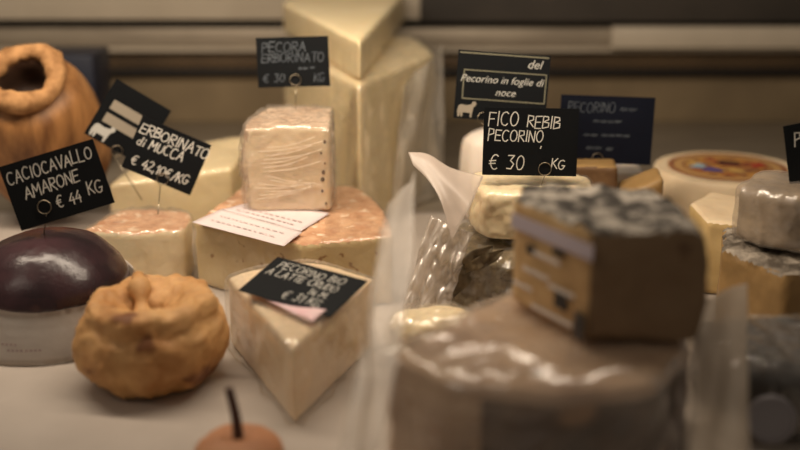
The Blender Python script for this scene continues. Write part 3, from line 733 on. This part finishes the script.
# ------------------------------------------------------------------ right, behind
def wheel():
    c = Vector((0.428, 1.412, Z0)); R = 0.096; H = 0.070
    prof = [(p.x, p.z) for p in spline([(0.05, 0, 0), (0.09, 0, 0.002), (R, 0, 0.014), (R + .002, 0, 0.03), (R, 0, 0.048), (0.093, 0, H - .002), (0.084, 0, H), (0.04, 0, H + .0005), (0.002, 0, H + .0005)], 5)]
    bm = lathe(prof, 96, lambda co, a, t: co + c); rough_up(bm, 0.0005, 30, 1, floor=Z0)
    o = emit('labelled_cheese', bm, M['wheel']); tag(o, 'whole pale cheese wheel with a colourful round label on top', 'cheese')
    # round label: red-brown ring, ochre field, blue and dark blotches
    m, nt, out = new_mat('round_label'); L = nt.links.new
    tc = N(nt, 'ShaderNodeTexCoord'); ln = N(nt, 'ShaderNodeVectorMath', operation='LENGTH'); L(tc.outputs['Object'], ln.inputs[0])
    sx = N(nt, 'ShaderNodeSeparateXYZ'); L(tc.outputs['Object'], sx.inputs[0])
    cx = N(nt, 'ShaderNodeCombineXYZ'); L(sx.outputs[0], cx.inputs[0]); L(sx.outputs[1], cx.inputs[1]); L(cx.outputs[0], ln.inputs[0])
    rr = N(nt, 'ShaderNodeMath', operation='DIVIDE', inputs={1: 0.0765}); L(ln.outputs['Value'], rr.inputs[0])
    cr = N(nt, 'ShaderNodeValToRGB'); cr.color_ramp.interpolation = 'CONSTANT'; e = cr.color_ramp.elements
    e[0].position = 0; e[0].color = lin((206, 158, 84))
    for ps, cl in ((.70, (120, 62, 44)), (.74, (188, 146, 92)), (.90, (124, 58, 46))): x = e.new(ps); x.color = lin(cl)
    e[-1].position = .95; e[-1].color = lin((178, 130, 84))
    L(rr.outputs[0], cr.inputs['Fac'])
    nz = N(nt, 'ShaderNodeTexNoise', inputs={'Scale': 22, 'Detail': 3}); L(cx.outputs[0], nz.inputs['Vector'])
    c2 = N(nt, 'ShaderNodeValToRGB'); e2 = c2.color_ramp.elements
    e2[0].position = .36; e2[0].color = lin((80, 38, 36)); e2[1].position = .64; e2[1].color = lin((206, 166, 92))
    for ps, cl in ((.43, (150, 72, 48)), (.5, (196, 144, 70)), (.56, (118, 62, 48))): x = e2.new(ps); x.color = lin(cl)
    L(nz.outputs['Fac'], c2.inputs['Fac'])
    lt = N(nt, 'ShaderNodeMath', operation='LESS_THAN', inputs={1: .68}); L(rr.outputs[0], lt.inputs[0])
    mx = N(nt, 'ShaderNodeMix', data_type='RGBA'); L(lt.outputs[0], mx.inputs['Factor']); L(cr.outputs[0], mx.inputs['A']); L(c2.outputs[0], mx.inputs['B'])
    p = N(nt, 'ShaderNodeBsdfPrincipled', inputs={'Roughness': .35}); L(mx.outputs['Result'], p.inputs['Base Color']); L(p.outputs[0], out.inputs['Surface'])
    bm = bmesh.new()
    vs = [bm.verts.new(c + Vector((0.0765 * math.cos(t * math.pi / 32), 0.0765 * math.sin(t * math.pi / 32), H + 0.0012))) for t in range(64)]
    bm.faces.new(vs); lab = emit('round_label', bm, m, o, smooth=False)
    for pts, cl in (([(-.052, -.004), (-.034, .016), (-.026, .004), (-.034, -.01)], (150, 176, 190)), ([(-.040, -.022), (-.026, -.004), (-.016, -.012), (-.012, -.03)], (60, 66, 140)),
                    ([(-.012, .016), (.0, .03), (.02, .024), (.022, .01), (.004, .008)], (70, 40, 36)), ([(.03, -.01), (.036, .016), (.05, .02), (.052, -.002)], (166, 62, 44))):
        bm = bmesh.new(); bm.faces.new([bm.verts.new(c + Vector((x, y, H + .0018))) for x, y in pts])
        emit('printed_patch', bm, surf('printed_patch', cl, None, 5, .35, 0), lab, smooth=False)
wheel()
# two chunks behind the block
c = on(597, 222)
cheese('brown_rind_chunk', 'olive brown cheese chunk directly under the faded navy card', 'cheese', [(.190, 1.24), (.250, 1.235), (.255, 1.29), (.195, 1.30)], Z0, 0.117, 'ochre', 'rind_brown', lambda p, n: n.y < -.6 and p.z > .088 and p.x > .2, seed=14, voxel=.003)
cheese('pointed_cheese_chunk', 'brown pointed cheese chunk just left of the whole wheel', 'cheese', [(.248, 1.20), (.296, 1.205), (.298, 1.25), (.255, 1.26)], Z0, 0.12, 'ochre', 'rind_brown',
       lambda p, n: n.x > .6, tops=[.090, .112, .116, .094], seed=15, voxel=.003)
cheese('white_cheese_piece', 'small white cheese piece between the two brown chunks', 'cheese', [(.248, 1.31), (.30, 1.31), (.30, 1.36), (.25, 1.36)], Z0, 0.092, 'white_curd', seed=21, voxel=.003)
# yellow wedge
c = on(728, 285)
cheese('yellow_cheese_wedge', 'plain yellow cheese wedge in front of the whole wheel', 'cheese', [(.325, 1.13), (.40, 1.10), (.45, 1.20), (.36, 1.25), (.325, 1.2)], Z0, 0.084, 'yellow', 'wheel', lambda p, n: n.z > .6, seed=16, voxel=.003)
# mould-rind cheese at the right edge and the sealed grey cheese on it
foot = [(.305, 1.00), (.345, .935), (.46, .95), (.47, 1.06), (.33, 1.085)]
cheese('mould_rind_cheese', 'ochre cheese with grey mouldy rind on top at the right edge', 'cheese', foot, Z0, 0.094, 'ochre', 'mould2', lambda p, n: n.z > .5, seed=17, rind_amp=0.004, rind_freq=50, amp=.001, voxel=.003, bevel=.006)
foot = arc((.322, 1.02), (.36, .975), 0.004, 4) + arc((.36, .975), (.46, .985), 0.006, 5) + arc((.46, .985), (.47, 1.07), 0.006, 4) + arc((.47, 1.07), (.33, 1.075), 0.006, 5)
cheese('sealed_grey_cheese', 'grey film-sealed cheese on the mouldy ochre cheese at the right edge', 'cheese', foot, 0.100, 0.152, 'grey_rind', seed=18, amp=.0012, freq=30, bevel=.006, voxel=.0025,
       wrap='film_grey', wrap_amp=.004, wrap_freq=30)
# dark piece low at the right edge, grey round lid leaning on it
foot = arc((.255, .80), (.36, .80), 0.01, 6) + arc((.36, .80), (.36, .90), 0.006, 4) + arc((.36, .90), (.255, .90), 0.006, 5) + arc((.255, .90), (.255, .80), 0.004, 4)
cheese('dark_wrapped_cheese', 'dark charcoal-rind cheese in film in the bottom right corner', 'cheese', foot, Z0, 0.066, 'dark_rind', seed=19, amp=.003, freq=30, bevel=.01, voxel=.003, wrap='film', wrap_amp=.005)
def lid():
    c = at(770, 418, .845); bm = bmesh.new()
    T = Matrix.Translation(c) @ Matrix.Rotation(math.radians(-8), 4, 'Z') @ Matrix.Rotation(math.radians(78), 4, 'X')
    prof = [(0.002, 0.0), (0.0175, 0.0), (0.0185, 0.001), (0.0185, 0.006), (0.0175, 0.007), (0.0160, 0.0072), (0.0155, 0.006), (0.002, 0.006)]
    bm = lathe(prof, 48); bm.transform(T)
    o = emit('round_lid', bm, M['lid'], smooth=False); tag(o, 'plain grey round lid leaning on the dark wrapped cheese', 'lid')
lid()

# ------------------------------------------------------------------ price cards
ra = math.radians
# caciocavallo card, stuck in the wine cheese
fr = card_frame(at(57, 185, 1.06), ra(16), ra(4), ra(8)); o_, u_, v_, n_ = fr
price_card('tilted black price card reading CACIOCAVALLO AMARONE above the dark wine cheese', fr, .093, .064,
           [('CACIOCAVALLO', -.043, .013, .0115, 21, .02, .90), ('AMARONE', -.032, -.005, .0115, 22, .05, .95), ('€ 44', -.006, -.022, .011, 23, .0, .9), ('KG', .026, -.018, .0115, 24, 0, .95)],
           pen=.0011, pin=at(43, 243, 1.085), ring=(-.018, -.0165), foot=at(43, 243, 1.085))
# erborinato di mucca card
fr = card_frame(at(166.5, 156, 1.26), ra(-25), ra(6), ra(6))
price_card('steeply tilted black price card reading DI MUCCA over the pale straw block', fr, .083, .063,
           [('ERBORINATO', -.038, .014, .0115, 31, 0, 1.1), ('di MUCCA', -.036, .000, .0115, 32, 0, .95), ('€ 42,10€/KG', -.034, -.024, .0110, 33, .03, .95)],
           pen=.0013, pin=on(158, 214, 0.078), ring=(.006, -.026), foot=on(158, 214, 0.078))
# pecora erborinato card
fr = card_frame(at(293, 62, 1.30), ra(2), ra(-3), ra(6))
price_card('upright black price card reading PECORA ERBORINATO pinned in the wrapped wedge', fr, .085, .058,
           [('PECORA', -.036, .012, .0115, 41, 0, 1.1), ('ERBORINATO', -.037, .000, .0105, 42, 0, 1.1), ('~~ ~', .006, -.010, .006, 43), ('€ 30', -.036, -.023, .0095, 44, 0, 1.1), ('KG', .024, -.023, .0095, 45)],
           ink='chalk_dim', pen=.0011, pin=at(296, 112, 1.31), ring=(.002, -.021), foot=at(296, 112, 1.31))
# fico card
fr = card_frame(at(530.5, 142, 1.12), ra(-1), ra(0), ra(6))
price_card('sharp black price card reading FICO PECORINO above the pale ivory chunk', fr, .0955, .0685,
           [('FICO', -.043, .016, .0135, 51, 0, .95), ('REBIB', -.004, .0145, .0125, 52, 0, .95), ('PECORINO', -.043, .0005, .0115, 53, 0, .95), ("'", .010, -.009, .008, 54), ('€ 30', -.041, -.028, .0145, 55, .0, 1.0), ('KG', .022, -.027, .010, 56, 0, 1.05)],
           pen=.0011, pin=at(541, 186, 1.125), ring=(.0155, -.027), foot=at(541, 186, 1.125))
# strike-through on the second word is part of that writing
# faded navy card
fr = card_frame(at(606, 130, 1.30), ra(-2), ra(0), ra(6))
price_card('dark navy price card with faded unreadable writing behind the FICO card', fr, .110, .079,
           [('PECORINO ~~', -.046, .020, .012, 61, 0, .9), ('~~~~', -.016, .006, .009, 62), ('~~ ~~~~', -.026, -.010, .009, 63), ('~~ ~', -.022, -.026, .010, 64)],
           mat='card_navy', ink='chalk_dim', pen=.0008, pin=Vector((.226, 1.27, .112)), ring=(-.008, -.034), foot=Vector((.226, 1.27, .112)))
# card at the right edge
fr = card_frame(at(818, 150, 1.06), ra(10), ra(4), ra(6))
price_card('black price card cut off by the right edge above the sealed grey cheese', fr, .062, .058,
           [('PECORINO', -.022, .008, .0125, 71, 0, .95)], pen=.0012, pin=at(812, 205, 1.075), ring=(-.004, -.022), foot=at(812, 205, 1.075))

# printed cards
def sheep(bm, frame, x, y, s):
    o, u, v, n = frame
    body = [(0, .28), (.06, .62), (.2, .7), (.5, .66), (.78, .72), (.82, .86), (.95, .9), (1.06, .78), (1.0, .64), (.9, .56), (.86, .3), (.82, 0), (.72, 0), (.72, .24), (.32, .24), (.3, 0), (.2, 0), (.18, .26), (.12, 0), (.04, 0)]
    vs = [bm.verts.new(o + u * (x + p[0] * s) + v * (y + p[1] * s) + n * 0.0004) for p in body]
    f = bm.faces.new(vs); bmesh.ops.triangulate(bm, faces=[f])
def outline(bm, frame, x0, x1, y0, y1, wd):
    for a0, a1, b0, b1 in ((x0, x1, y0, y0 + wd), (x0, x1, y1 - wd, y1), (x0, x0 + wd, y0, y1), (x1 - wd, x1, y0, y1)):
        o, u, v, n = frame
        bm.faces.new([bm.verts.new(o + u * x + v * y + n * 0.0004) for x, y in ((a0, b0), (a1, b0), (a1, b1), (a0, b1))])
fr = card_frame(at(502, 87, 1.24), ra(-4), ra(0), ra(8)); foot = Vector((.110, 1.385, .119))
root, c = price_card('printed black card with sheep and Pecorino in foglie di noce behind the FICO card', fr, .103, .076, [], pin=foot, ring=(-.018, -.036), foot=foot)
bm = printed('Pecorino in foglie di', .0115, -.001, .0035, fr, .3); join(bm, printed('noce', .0115, .004, -.010, fr, .3)); join(bm, printed('del', .0135, .034, .0225, fr, .3)); emit('printed_text', bm, M['print_white'], c, smooth=False)
bm = bmesh.new(); outline(bm, fr, -.044, .049, -.016, .017, .0012)
outline(bm, fr, -.050, .050, .0345, .036, .0007); emit('frame_line', bm, M['print_olive'], c, smooth=False)
bm = bmesh.new(); sheep(bm, fr, -.048, -.036, .020); emit('sheep_emblem', bm, M['print_grey'], c, smooth=False)
fr = card_frame(at(128, 122, 1.30), ra(-34), ra(14), ra(4)); foot = on(140, 190, .072)
root, c = price_card('printed black card with sheep and two grey boxes behind the DI MUCCA card', fr, .072, .074, [], pin=on(142, 200, .072), ring=(.006, -.036), foot=foot)
bm = bmesh.new(); o_, u_, v_, n_ = fr
for y0 in (.003, -.014): bm.faces.new([bm.verts.new(o_ + u_ * x + v_ * y + n_ * .0004) for x, y in ((-.026, y0), (.024, y0), (.024, y0 + .012), (-.026, y0 + .012))])
emit('grey_box', bm, M['print_grey'], c, smooth=False)
bm = bmesh.new(); sheep(bm, fr, -.032, -.035, .024); emit('sheep_emblem', bm, M['print_white'], c, smooth=False)

for o in bpy.data.objects:
    if '_org' in o: del o['_org']
